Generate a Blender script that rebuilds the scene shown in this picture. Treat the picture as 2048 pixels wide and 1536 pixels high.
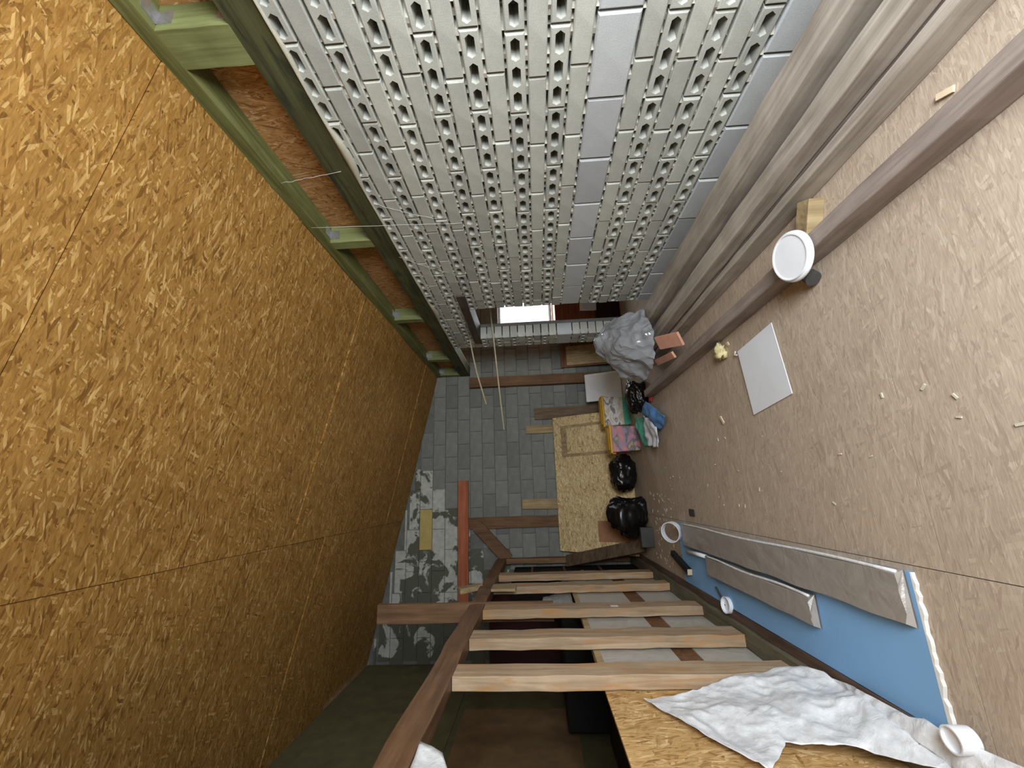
import bpy, bmesh, math, random
from mathutils import Vector, Matrix, noise
random.seed(7)
for o in list(bpy.data.objects): bpy.data.objects.remove(o)
S = bpy.context.scene
COL = S.collection

# ------------------------------------------------------------------ camera
# the photograph was taken with the phone turned on its side: world up is picture left
FPX, YAW, PITCH, ROLL, CAMH = 825.8, .2591, .0485, -.0466, 1.345
F = Vector((math.sin(YAW)*math.cos(PITCH), math.cos(YAW)*math.cos(PITCH), math.sin(PITCH)))
R0 = Vector((math.cos(YAW), -math.sin(YAW), 0)); U0 = R0.cross(F)
R1 = math.cos(ROLL)*R0 + math.sin(ROLL)*U0
U1 = -math.sin(ROLL)*R0 + math.cos(ROLL)*U0
cam = bpy.data.cameras.new('camera'); co = bpy.data.objects.new('camera', cam); COL.objects.link(co)
mat3 = Matrix((-U1, R1, -F)).transposed()
co.matrix_world = Matrix.Translation((0, 0, CAMH)) @ mat3.to_4x4()
cam.sensor_fit = 'HORIZONTAL'; cam.sensor_width = 36; cam.lens = FPX/2048*36
cam.clip_start = .02; cam.clip_end = 100
S.camera = co

# ------------------------------------------------------------------ world and light
w = bpy.data.worlds.new('world'); S.world = w; w.use_nodes = True
w.node_tree.nodes['Background'].inputs[0].default_value = (.80, .90, 1, 1)
w.node_tree.nodes['Background'].inputs[1].default_value = 2.2
def area(name, loc, rot, sx, sy, power, col):
    l = bpy.data.lights.new(name, 'AREA'); l.shape = 'RECTANGLE'; l.size = sx; l.size_y = sy
    l.energy = power; l.color = col
    o = bpy.data.objects.new(name, l); COL.objects.link(o); o.location = loc; o.rotation_euler = rot
    return o
# daylight through the window in the wall behind the camera
area('daylight_front_window', (.92, -.93, 1.15), (math.radians(90), 0, 0), 1.3, 1.3, 165, (.93, .97, 1))
# daylight through the gable window of the next room
area('daylight_gable_window', (3.05, 6.86, 1.42), (math.radians(-90), 0, 0), .85, .9, 38, (.9, .96, 1))
S.view_settings.view_transform = 'Standard'; S.view_settings.look = 'None'
S.view_settings.exposure = 0.0; S.view_settings.gamma = 1; S.view_settings.use_curve_mapping = False

# ------------------------------------------------------------------ node materials
def lin(c): return tuple(((v/255)/12.92 if v/255 <= .04045 else ((v/255+.055)/1.055)**2.4) for v in c)
def L4(c): return (*lin(c), 1)
class NT:
    def __init__(s, name):
        s.m = bpy.data.materials.new(name); s.m.use_nodes = True; s.t = s.m.node_tree
        s.b = s.t.nodes['Principled BSDF']; s.out = s.t.nodes['Material Output']
        s.tc = s.n('ShaderNodeTexCoord')
    def n(s, typ, ins=None, **kw):
        nd = s.t.nodes.new(typ)
        for k, v in kw.items(): setattr(nd, k, v)
        for k, v in (ins or {}).items(): s.put(nd.inputs[k], v)
        return nd
    def put(s, sock, v):
        if isinstance(v, bpy.types.NodeSocket): s.t.links.new(v, sock)
        else: sock.default_value = v
    def noise(s, vec, scale, detail=4, rough=.55, dist=0):
        return s.n('ShaderNodeTexNoise', {'Vector': vec, 'Scale': scale, 'Detail': detail, 'Roughness': rough, 'Distortion': dist})
    def ramp(s, fac, stops, interp='LINEAR'):
        r = s.n('ShaderNodeValToRGB', {'Fac': fac}); e = r.color_ramp.elements; r.color_ramp.interpolation = interp
        while len(e) < len(stops): e.new(.5)
        for el, (p, c) in zip(e, stops): el.position = p; el.color = c if len(c) == 4 else (*c, 1)
        return r.outputs['Color']
    def mix(s, fac, a, b, mode='MIX'):
        m = s.n('ShaderNodeMix', data_type='RGBA', blend_type=mode)
        s.put(m.inputs[0], fac); s.put(m.inputs[6], a); s.put(m.inputs[7], b)
        return m.outputs[2]
    def math(s, op, a, b=0.0, clamp=False):
        m = s.n('ShaderNodeMath', operation=op, use_clamp=clamp); s.put(m.inputs[0], a); s.put(m.inputs[1], b); return m.outputs[0]
    def mapv(s, vec, scale=(1, 1, 1), rot=(0, 0, 0), loc=(0, 0, 0)):
        return s.n('ShaderNodeMapping', {'Vector': vec, 'Scale': scale, 'Rotation': rot, 'Location': loc}).outputs[0]
    def bump(s, h, strength=.3, dist=.005):
        b = s.n('ShaderNodeBump', {'Height': h, 'Strength': strength, 'Distance': dist}); s.t.links.new(b.outputs[0], s.b.inputs['Normal'])
    def col(s, c): s.put(s.b.inputs['Base Color'], c)
    def rough(s, r): s.put(s.b.inputs['Roughness'], r)
def rnd(n): return n.n('ShaderNodeObjectInfo').outputs['Random']

def flat(name, c, rough=.6, metal=0, var=.15, scale=12, spec=.4):
    n = NT(name); f = n.noise(n.tc.outputs['Object'], scale, 4).outputs[0]
    n.col(n.ramp(f, [(.25, [v*(1-var) for v in lin(c)]), (.75, [min(1, v*(1+var)) for v in lin(c)])]))
    n.rough(rough); n.b.inputs['Metallic'].default_value = metal; n.b.inputs['Specular IOR Level'].default_value = spec
    n.bump(f, .12, .004)
    return n.m

def osb(name, cols, normal, length=.085, width=.016, dust=None, dustamt=.5, rough=.75, dots=True):
    """strand board: three layers of long thin chips at different angles"""
    n = NT(name)
    base = n.tc.outputs['Object']
    # turn so that the board lies in local XY
    rot = {'Z': (0, 0, 0), 'Y': (math.pi/2, 0, 0), 'X': (0, math.pi/2, 0)}[normal]
    v = n.mapv(base, rot=rot)
    off = n.n('ShaderNodeVectorMath', {0: v}, operation='ADD')
    rv = n.n('ShaderNodeCombineXYZ', {0: n.math('MULTIPLY', rnd(n), 7.3), 1: n.math('MULTIPLY', rnd(n), 3.1)})
    n.t.links.new(rv.outputs[0], off.inputs[1])
    wob = n.noise(off.outputs[0], 9, 2)
    sc = n.n('ShaderNodeVectorMath', {0: wob.outputs['Color'], 1: (.012, .012, 0)}, operation='MULTIPLY')
    wv = n.n('ShaderNodeVectorMath', {0: off.outputs[0], 1: sc.outputs[0]}, operation='ADD').outputs[0]
    out = None
    for i, (ang, l, wd, thr) in enumerate([(.1, length, width, 0), (.62, length*.9, width*.9, .5), (-.55, length, width*.8, .55), (1.25, length*.8, width*.8, .68), (-.15, length*1.1, width*.7, .62), (.3, length*.7, width*.55, .72)]):
        q = n.mapv(wv, rot=(0, 0, ang), loc=(i*3.7, i*1.9, 0))
        q = n.mapv(q, scale=(1/l, 1/wd, .4))
        vo = n.n('ShaderNodeTexVoronoi', {'Vector': q, 'Scale': 1.0, 'Randomness': 1.0})
        sp = n.n('ShaderNodeSeparateColor', {'Color': vo.outputs['Color']})
        c = n.ramp(sp.outputs[0], [(0, lin(cols[0])), (.22, lin(cols[1])), (.80, lin(cols[2])), (1, lin(cols[3]))])
        if out is None: out = c
        else: out = n.mix(n.math('GREATER_THAN', sp.outputs[1], thr), out, c)
    fine = n.noise(n.mapv(wv, rot=(0, 0, .3), scale=(18, 160, 5)), 1, 3).outputs[0]
    out = n.mix(.55, out, n.ramp(fine, [(.3, (.55, .52, .48)), (.7, (1.25, 1.25, 1.25))]), 'MULTIPLY')
    big = n.noise(off.outputs[0], 1.6, 4).outputs[0]
    out = n.mix(.5, out, n.ramp(big, [(.3, (.78, .76, .74)), (.7, (1.12, 1.12, 1.12))]), 'MULTIPLY')
    if dots:
        d = n.noise(off.outputs[0], 38, 2).outputs[0]
        out = n.mix(n.math('MULTIPLY', n.math('GREATER_THAN', d, .74), .7), out, L4((60, 40, 20)))
    if dust is not None:
        dn = n.noise(off.outputs[0], 3.2, 6, .65).outputs[0]
        out = n.mix(n.math('MULTIPLY', n.ramp(dn, [(.25, (.75, .75, .75)), (.75, (1, 1, 1))]), dustamt), out, L4(dust))
    n.col(out); n.rough(rough); n.b.inputs['Specular IOR Level'].default_value = .25
    n.bump(fine, .25, .003)
    return n.m

def wood(name, c0, c1, axis, rough=.75, stain=None):
    n = NT(name)
    sc = {'X': (1.6, 30, 30), 'Y': (30, 1.6, 30), 'Z': (30, 30, 1.6)}[axis]
    off = n.n('ShaderNodeVectorMath', {0: n.tc.outputs['Object']}, operation='ADD')
    n.t.links.new(n.n('ShaderNodeCombineXYZ', {0: n.math('MULTIPLY', rnd(n), 5), 1: n.math('MULTIPLY', rnd(n), 9), 2: n.math('MULTIPLY', rnd(n), 7)}).outputs[0], off.inputs[1])
    g = n.noise(n.mapv(off.outputs[0], scale=sc), 1, 5, .6, .6).outputs[0]
    b = n.noise(off.outputs[0], 3.5, 4, .6).outputs[0]
    c = n.ramp(g, [(.3, lin(c0)), (.7, lin(c1))])
    c = n.mix(.6, c, n.ramp(b, [(.3, (.72, .7, .68)), (.7, (1.15, 1.15, 1.15))]), 'MULTIPLY')
    c = n.mix(1, c, n.ramp(rnd(n), [(0, (.86, .86, .86)), (1, (1.1, 1.1, 1.1))]), 'MULTIPLY')
    if stain:
        m = n.noise(n.mapv(off.outputs[0], scale={'X': (.5, 3, 3), 'Y': (3, .5, 3), 'Z': (3, 3, .5)}[axis]), 4, 4, .6, 1).outputs[0]
        c = n.mix(n.ramp(m, [(.52, (0, 0, 0)), (.66, (.85, .85, .85))]), c, L4(stain))
    n.col(c); n.rough(rough); n.b.inputs['Specular IOR Level'].default_value = .3; n.bump(g, .3, .003)
    return n.m

def concrete(name, c, var=.12, warm=None, rough=.9):
    n = NT(name); v = n.tc.outputs['Object']
    a = n.noise(v, 9, 6, .6).outputs[0]; f = n.noise(v, 160, 3).outputs[0]
    cc = n.ramp(a, [(.3, [x*(1-var) for x in lin(c)]), (.7, [x*(1+var) for x in lin(c)])])
    cc = n.mix(1, cc, n.ramp(rnd(n), [(0, (.84, .84, .85)), (.5, (1, 1, 1)), (1, (1.12, 1.12, 1.1))]), 'MULTIPLY')
    cc = n.mix(.35, cc, n.ramp(f, [(.35, (.75, .75, .75)), (.6, (1.1, 1.1, 1.1))]), 'MULTIPLY')
    n.col(cc); n.rough(rough); n.b.inputs['Specular IOR Level'].default_value = .2; n.bump(f, .25, .002)
    return n.m

def film(name, c, alpha, rough=.35, spec=.5, scale=14):
    n = NT(name); v = n.tc.outputs['Object']
    a = n.noise(v, scale, 5, .6, 1.2).outputs[0]; b = n.noise(v, scale*3, 3).outputs[0]
    n.col(n.ramp(a, [(.3, [x*.82 for x in lin(c)]), (.7, lin(c))]))
    n.put(n.b.inputs['Alpha'], n.ramp(b, [(.3, (alpha-.12,)*3), (.7, (min(1, alpha+.12),)*3)])) if alpha < 1 else None
    n.rough(rough); n.b.inputs['Specular IOR Level'].default_value = spec; n.bump(a, .5, .01)
    return n.m

M = {}
M['osb_ceil'] = osb('osb_ceiling', [(122, 84, 36), (155, 113, 54), (172, 130, 68), (206, 170, 108)], 'Z')
M['osb_strip'] = osb('osb_strip', [(140, 96, 54), (180, 132, 80), (198, 152, 102), (220, 182, 136)], 'X')
M['osb_floor'] = osb('osb_floor', [(148, 124, 103), (176, 155, 133), (190, 171, 150), (212, 196, 174)], 'Z', dust=(182, 169, 155), dustamt=.60, dots=False)
M['osb_sheet'] = osb('osb_sheet', [(160, 132, 86), (208, 184, 136), (224, 203, 156), (246, 231, 192)], 'Y', length=.07, width=.014)
M['osb_near'] = osb('osb_near', [(150, 112, 66), (190, 152, 98), (206, 170, 116), (232, 204, 156)], 'X')
M['block'] = concrete('block_grey', (181, 183, 175))
M['block_smooth'] = concrete('block_smooth', (182, 186, 188), .06)
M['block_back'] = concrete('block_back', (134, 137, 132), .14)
M['mortar'] = concrete('mortar', (166, 163, 152), .2)
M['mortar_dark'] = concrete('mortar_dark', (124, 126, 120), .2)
M['mortar_pale'] = concrete('mortar_pale', (196, 192, 174), .12)
M['slab'] = concrete('slab', (120, 120, 118))
M['green'] = wood('green_timber', (86, 88, 48), (124, 128, 80), 'Y')
M['green_z'] = wood('green_timber_upright', (110, 118, 70), (144, 152, 102), 'Z')
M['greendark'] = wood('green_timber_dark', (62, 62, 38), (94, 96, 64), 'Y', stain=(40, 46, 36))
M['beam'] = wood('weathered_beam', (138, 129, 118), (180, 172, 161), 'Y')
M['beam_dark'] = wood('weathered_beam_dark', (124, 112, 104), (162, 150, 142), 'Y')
M['stud'] = wood('stud_wood', (148, 124, 98), (192, 170, 142), 'Z', stain=(172, 130, 84))
M['rail'] = wood('rail_wood', (98, 72, 50), (132, 100, 74), 'Y', .5)
M['brown_z'] = wood('brown_board_upright', (98, 74, 52), (132, 102, 76), 'Z')
M['brown_x'] = wood('brown_board', (96, 66, 44), (132, 94, 66), 'X')
M['red_x'] = wood('red_brown_beam', (150, 86, 58), (190, 114, 80), 'X')
M['plank_z'] = wood('pale_plank', (136, 116, 84), (186, 166, 126), 'Z')
M['plank_grey'] = wood('grey_plank', (90, 76, 62), (132, 112, 92), 'Z')
M['plank_old'] = wood('old_plank', (72, 58, 46), (120, 100, 80), 'X')
M['plate'] = wood('sole_plate_wood', (86, 84, 68), (128, 122, 100), 'Y')
M['darkwood_y'] = wood('dark_board', (70, 56, 48), (104, 86, 74), 'Y')
M['lintel'] = wood('lintel_board', (66, 56, 50), (100, 88, 78), 'Y')
M['leftwall'] = flat('left_wall_board', (98, 95, 66), .9, var=.25, scale=5)
M['leftpanel'] = flat('left_wall_panel', (122, 98, 68), .85, var=.3, scale=4)
M['maroon'] = flat('maroon_board', (58, 26, 26), .6, var=.3)
M['black'] = flat('black_board', (16, 16, 17), .7)
M['steel'] = flat('zinc_bracket', (196, 200, 206), .35, .85, .2, 60)
M['blue'] = flat('blue_plasterboard', (126, 174, 222), .8, var=.05, scale=3)
M['gypsum'] = flat('gypsum_core', (214, 214, 210), .9)
M['white'] = flat('white_plastic', (226, 230, 236), .4, var=.04)
M['white_grey'] = flat('white_enamel', (230, 233, 236), .45, var=.05)
M['yellow'] = flat('yellow_lid', (196, 150, 30), .4, var=.08)
M['terracotta'] = flat('terracotta', (208, 156, 132), .85, var=.12)
M['foam'] = flat('foam_scrap', (206, 196, 148), .9, var=.2, scale=40)
M['chip'] = flat('wood_chip', (206, 188, 160), .9)
M['red'] = flat('red_cloth', (170, 60, 56), .9)
M['black_bag'] = flat('black_film', (13, 13, 15), .3, var=.3, spec=.5)
M['grey_bag'] = flat('grey_film', (138, 141, 145), .2, var=.12, scale=5, spec=.6)
M['card'] = flat('brown_card', (166, 122, 92), .9)
M['bluecloth'] = flat('blue_cloth', (84, 126, 176), .95, scale=20)
M['greencloth'] = flat('green_cloth', (84, 168, 144), .95, scale=20)
M['whitecloth'] = flat('white_cloth', (206, 208, 218), .95, scale=20)
M['olive'] = flat('olive_can', (150, 150, 124), .35, .2)
M['darkgrey'] = flat('dark_grey', (62, 62, 60), .6)
M['film'] = film('white_film', (240, 243, 247), .88)
M['film_grey'] = film('grey_wrap', (160, 154, 148), 1, .3, .5, 6)
M['film_clear'] = film('clear_film', (190, 196, 200), .55, .25)
M['wrap_pale'] = film('film_covered_board', (186, 184, 178), 1, .35, .45, 9)
M['sheet_white'] = flat('white_sheet', (226, 231, 238), .5, var=.04, scale=5)
M['web'] = flat('cobweb', (235, 235, 230), .5)
M['strap'] = flat('pale_lath', (186, 178, 144), .6)
M['frame_white'] = flat('painted_window_frame', (216, 216, 212), .5)
def box_print(name, cols):
    n = NT(name); v = n.tc.outputs['Object']
    a = n.noise(n.mapv(v, scale=(6, 6, 9)), 1, 3, .5, .8).outputs[0]
    st = [((i+.5)/len(cols), lin(c)) for i, c in enumerate(cols)]
    n.col(n.ramp(n.n('ShaderNodeMapRange', {'Value': a, 'From Min': .3, 'From Max': .7}).outputs[0], st)); n.rough(.4); return n.m
M['tub1'] = box_print('clothes_in_tub', [(196, 184, 158), (196, 184, 158), (218, 218, 214), (96, 96, 104), (204, 190, 166)])
M['tub2'] = box_print('clothes_in_tub_pink', [(176, 164, 110), (96, 92, 104), (150, 132, 150), (206, 118, 122), (170, 148, 154)])
def pale_wall():
    n = NT('aerated_block'); g = n.n('ShaderNodeNewGeometry').outputs['Position']
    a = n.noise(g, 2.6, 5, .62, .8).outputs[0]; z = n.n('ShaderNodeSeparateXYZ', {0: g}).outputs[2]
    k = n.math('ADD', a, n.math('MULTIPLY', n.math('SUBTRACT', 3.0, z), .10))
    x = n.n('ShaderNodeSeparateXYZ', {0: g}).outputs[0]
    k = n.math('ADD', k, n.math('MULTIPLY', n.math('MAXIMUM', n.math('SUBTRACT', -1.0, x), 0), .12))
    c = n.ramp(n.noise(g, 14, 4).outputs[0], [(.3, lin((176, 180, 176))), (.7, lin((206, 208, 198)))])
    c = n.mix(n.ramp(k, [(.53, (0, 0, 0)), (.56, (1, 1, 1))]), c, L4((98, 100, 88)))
    n.col(c); n.rough(.95); return n.m
M['pale'] = pale_wall()
M['yellow_block'] = concrete('yellow_block', (196, 176, 112), .1)

# ------------------------------------------------------------------ geometry helpers
class B:
    def __init__(s): s.v = []; s.f = []
    def add(s, vs, fs):
        k = len(s.v); s.v += [tuple(v) for v in vs]; s.f += [tuple(i+k for i in f) for f in fs]; return s
    def box(s, x0, x1, y0, y1, z0, z1):
        return s.add([(x0, y0, z0), (x1, y0, z0), (x1, y1, z0), (x0, y1, z0), (x0, y0, z1), (x1, y0, z1), (x1, y1, z1), (x0, y1, z1)],
                     [(0, 3, 2, 1), (4, 5, 6, 7), (0, 1, 5, 4), (1, 2, 6, 5), (2, 3, 7, 6), (3, 0, 4, 7)])
    def prism(s, top, d):      # polygon extruded by vector d
        n = len(top); d = Vector(d); a = [Vector(p) for p in top]
        return s.add(a + [p+d for p in a], [tuple(range(n)), tuple(range(2*n-1, n-1, -1))] + [(i, n+i, n+(i+1) % n, (i+1) % n)[::-1] for i in range(n)])
    def hexa(s, p):            # 8 corner points ordered as box
        return s.add(p, [(0, 3, 2, 1), (4, 5, 6, 7), (0, 1, 5, 4), (1, 2, 6, 5), (2, 3, 7, 6), (3, 0, 4, 7)])
    def bar(s, a, b, w, t, up=(0, 0, 1)):   # bar from a to b, width w (sideways), thickness t (along up)
        a = Vector(a); b = Vector(b); d = (b-a).normalized(); up = Vector(up); sd = d.cross(up).normalized(); u = sd.cross(d)
        P = []
        for q in (a, b):
            P += [q-sd*w/2-u*t/2, q+sd*w/2-u*t/2, q+sd*w/2+u*t/2, q-sd*w/2+u*t/2]
        return s.add(P, [(0, 1, 2, 3), (7, 6, 5, 4), (0, 4, 5, 1), (1, 5, 6, 2), (2, 6, 7, 3), (3, 7, 4, 0)])
    def tube(s, pts, r, seg=8, cap=True):
        pts = [Vector(p) for p in pts]; k0 = len(s.v); n = len(pts); fs = []; vs = []
        for i, p in enumerate(pts):
            d = (pts[min(i+1, n-1)]-pts[max(i-1, 0)]).normalized()
            a = d.orthogonal().normalized() if i == 0 else (a - d*a.dot(d)).normalized()
            b = d.cross(a); rr = r[i] if isinstance(r, (list, tuple)) else r
            vs += [p + (a*math.cos(t)+b*math.sin(t))*rr for t in [2*math.pi*j/seg for j in range(seg)]]
        for i in range(n-1):
            for j in range(seg): fs.append((i*seg+j, i*seg+(j+1) % seg, (i+1)*seg+(j+1) % seg, (i+1)*seg+j))
        if cap: fs += [tuple(range(seg))[::-1], tuple((n-1)*seg+j for j in range(seg))]
        return s.add(vs, fs)
    def lathe(s, prof, c, ax, seg=28):      # profile of (r, h) turned about axis ax at c
        c = Vector(c); ax = Vector(ax).normalized(); a = ax.orthogonal().normalized(); b = ax.cross(a); vs = []; fs = []
        for r, h in prof: vs += [c+ax*h+(a*math.cos(t)+b*math.sin(t))*max(r, 1e-4) for t in [2*math.pi*j/seg for j in range(seg)]]
        for i in range(len(prof)-1):
            for j in range(seg): fs.append((i*seg+j, i*seg+(j+1) % seg, (i+1)*seg+(j+1) % seg, (i+1)*seg+j))
        return s.add(vs, fs)
    def mesh(s, name, mat, smooth=False, org=(0, 0, 0)):
        me = bpy.data.meshes.new(name); o = Vector(org)
        me.from_pydata([Vector(v)-o for v in s.v], [], s.f)
        bm = bmesh.new(); bm.from_mesh(me); bmesh.ops.recalc_face_normals(bm, faces=bm.faces); bm.to_mesh(me); bm.free()
        me.materials.append(M[mat] if isinstance(mat, str) else mat)
        if smooth:
            for p in me.polygons: p.use_smooth = True
        me.update(); return me
def wloc(o):
    p = Vector((0, 0, 0))
    while o is not None: p += o.location; o = o.parent
    return p
def obj(name, b, mat, parent=None, label=None, cat=None, group=None, kind=None, smooth=False, bevel=0, center=False):
    xs = list(zip(*b.v)); org = Vector(((min(xs[0])+max(xs[0]))/2, (min(xs[1])+max(xs[1]))/2, min(xs[2])))
    o = bpy.data.objects.new(name, b.mesh(name, mat, smooth, org)); COL.objects.link(o)
    if parent is not None: o.parent = parent; o.location = org - wloc(parent)
    else: o.location = org
    for k, v in (('label', label), ('category', cat), ('group', group), ('kind', kind)):
        if v: o[k] = v
    if bevel:
        m = o.modifiers.new('edge', 'BEVEL'); m.width = bevel; m.segments = 2; m.limit_method = 'ANGLE'
    return o
def empty(name, loc, label, cat, group=None, kind=None):
    o = bpy.data.objects.new(name, None); COL.objects.link(o); o.location = loc; o.empty_display_size = .1
    o['label'] = label
    if cat: o['category'] = cat
    if group: o['group'] = group
    if kind: o['kind'] = kind
    return o
def inst(name, me, loc, parent, sc=(1, 1, 1), rot=(0, 0, 0)):
    o = bpy.data.objects.new(name, me); COL.objects.link(o); o.parent = parent
    o.location = Vector(loc) - (wloc(parent) if parent else Vector()); o.scale = sc; o.rotation_euler = rot; return o
def rough_beam(x0, x1, y0, y1, z0, z1, axis='Y', n=14, amp=.004, seed=0):
    """squared timber with slightly wavering edges"""
    b = B(); rs = random.Random(seed); ring = []
    for i in range(n+1):
        t = i/n; r = []
        for (u, v) in ((0, 0), (1, 0), (1, 1), (0, 1)):
            j = lambda: rs.uniform(-amp, amp)
            if axis == 'Y': r.append((x0+(x1-x0)*u+j(), y0+(y1-y0)*t, z0+(z1-z0)*v+(j() if v else 0)))
            elif axis == 'Z': r.append((x0+(x1-x0)*u+j(), y0+(y1-y0)*v+j(), z0+(z1-z0)*t))
            else: r.append((x0+(x1-x0)*t, y0+(y1-y0)*u+j(), z0+(z1-z0)*v+j()))
        ring += r
    fs = []
    for i in range(n):
        for k in range(4): fs.append((i*4+k, i*4+(k+1) % 4, (i+1)*4+(k+1) % 4, (i+1)*4+k))
    fs += [(0, 1, 2, 3), (n*4+3, n*4+2, n*4+1, n*4)]
    b.add(ring, fs); return b

# ------------------------------------------------------------------ dimensions of the loft
XR, XT = 1.9425, 2.14            # block partition: room face and far face
XL, YB, YF, XE = -2.34, 6.70, -.90, 3.90
def zc(x): return 2.95 + .226*(1.94-x)      # sloping ceiling

# ------------------------------------------------------------------ floor and ceiling
fl = obj('floor', B().box(XL-.2, XE, YF-.2, YB+.2, -.2, -.013), 'slab', kind='structure', label='strand board floor of the loft, dusty beige')
ys = [-.9, .32, 1.57, 2.82, 4.07, 5.32, 6.70]
for i in range(len(ys)-1):
    for (x0, x1) in ((XL, -.30), (-.30, 2.2), (2.2, XE)):
        obj('floor_sheet', B().box(x0+.0015, x1-.0015, ys[i]+.0015, ys[i+1]-.0015, -.0125, 0), 'osb_floor', fl)
cb = B(); x0, x1 = XL-.2, XE
cb.hexa([(x0, YF-.2, zc(x0)+.02), (x1, YF-.2, zc(x1)+.02), (x1, YB+.2, zc(x1)+.02), (x0, YB+.2, zc(x0)+.02),
         (x0, YF-.2, zc(x0)+.2), (x1, YF-.2, zc(x1)+.2), (x1, YB+.2, zc(x1)+.2), (x0, YB+.2, zc(x0)+.2)])
ce = obj('ceiling', cb, 'slab', kind='structure', label='sloping ceiling of orange brown strand board')
yc = [-.97, .19, 1.345, 2.50, 3.65, 4.81, 5.96, 6.70]
yc2 = [-.97, .75, 1.92, 3.10, 4.25, 5.40, 6.70]
for (a, c, yy) in ((-.36, 1.96, yc), (XL, -.364, yc2), (2.11, XE, yc)):
    for i in range(len(yy)-1):
        y0, y1 = yy[i]+.003, yy[i+1]-.003; dz = .009 if i % 2 else 0
        obj('ceiling_sheet', B().hexa([(a, y0, zc(a)+dz), (c, y0, zc(c)+dz), (c, y1, zc(c)+dz), (a, y1, zc(a)+dz),
            (a, y0, zc(a)+.018), (c, y0, zc(c)+.018), (c, y1, zc(c)+.018), (a, y1, zc(a)+.018)]), 'osb_ceil', ce)

# ------------------------------------------------------------------ right wall of blocks
DY0, DY1, DZ, PE = 4.10, 4.97, 1.98, 5.30     # doorway and end of the partition
sb = B().box(2.10, XT, YF, DY0, 0, 2.385); sb.box(2.10, XT, DY1, PE, 0, 2.385); sb.box(2.10, XT, DY0, DY1, DZ+.09, 2.385)
wr = obj('wall_right', sb, 'slab', kind='structure', label='grey wall of hollow concrete blocks')
def hollow_mesh():
    b = B(); hy, hz, ch, dp = .193, .0440, .006, .155
    for c in (-1, 0, 1):
        cy = c*.126; a0, a1 = cy-.063, cy+.063
        if c == -1: a0 = -hy+ch
        if c == 1: a1 = hy-ch
        t, bt = hz-ch, -hz+ch
        rect = [(0, a0, t), (0, a1, t), (0, a1, bt), (0, a0, bt)]
        hx = [(0, cy-.051, 0), (0, cy-.036, .021), (0, cy+.040, .021), (0, cy+.053, 0), (0, cy+.040, -.021), (0, cy-.036, -.021)]
        hb = [(.135, y, z*.85) for _, y, z in hx]
        b.add(rect+hx+hb, [(0, 1, 6, 5), (1, 7, 6), (1, 2, 7), (2, 8, 7), (2, 3, 9, 8), (3, 4, 9), (3, 0, 4), (0, 5, 4)] +
              [(4+i, 4+(i+1) % 6, 10+(i+1) % 6, 10+i) for i in range(6)] + [tuple(range(10, 16))])
    o = [(0, -hy+ch, hz-ch), (0, hy-ch, hz-ch), (0, hy-ch, -hz+ch), (0, -hy+ch, -hz+ch)]
    q = [(ch, -hy, hz), (ch, hy, hz), (ch, hy, -hz), (ch, -hy, -hz)]
    r = [(dp, y, z) for _, y, z in q]
    b.add(o+q+r, [(i, (i+1) % 4, 4+(i+1) % 4, 4+i) for i in range(4)] + [(4+i, 4+(i+1) % 4, 8+(i+1) % 4, 8+i) for i in range(4)])
    me = bpy.data.meshes.new('hollow_block'); me.from_pydata(b.v, [], b.f)
    bm = bmesh.new(); bm.from_mesh(me); bmesh.ops.remove_doubles(bm, verts=bm.verts, dist=1e-5); bmesh.ops.recalc_face_normals(bm, faces=bm.faces); bm.to_mesh(me); bm.free()
    me.materials.append(M['block']); return me
def solid_mesh(name, hy, hz, mat, dp=.155, ch=.006, seed=0, face='X'):
    rs = random.Random(seed); b = B()
    o = [(0, -hy+ch, hz-ch), (0, hy-ch, hz-ch), (0, hy-ch, -hz+ch), (0, -hy+ch, -hz+ch)]
    q = [(ch, -hy, hz), (ch, hy, hz), (ch, hy, -hz), (ch, -hy, -hz)]
    r = [(dp, y, z) for _, y, z in q]
    b.add(o+q+r, [(0, 1, 2, 3)] + [(i, (i+1) % 4, 4+(i+1) % 4, 4+i) for i in range(4)] + [(4+i, 4+(i+1) % 4, 8+(i+1) % 4, 8+i) for i in range(4)] + [(11, 10, 9, 8)])
    if face == 'Y': b.v = [(y, x, z) for x, y, z in b.v]
    return b.mesh(name, mat)
HM = hollow_mesh()
SM = solid_mesh('solid_block', .193, .0440, 'block'); WM = solid_mesh('wide_block', .193, .0935, 'block_smooth', ch=.008)
courses = ['W', 'H', 'S', 'H', 'S', 'H', 'S', 'W'] + ['S', 'H']*7
z = 0; mb = B(); rs = random.Random(3)
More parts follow.
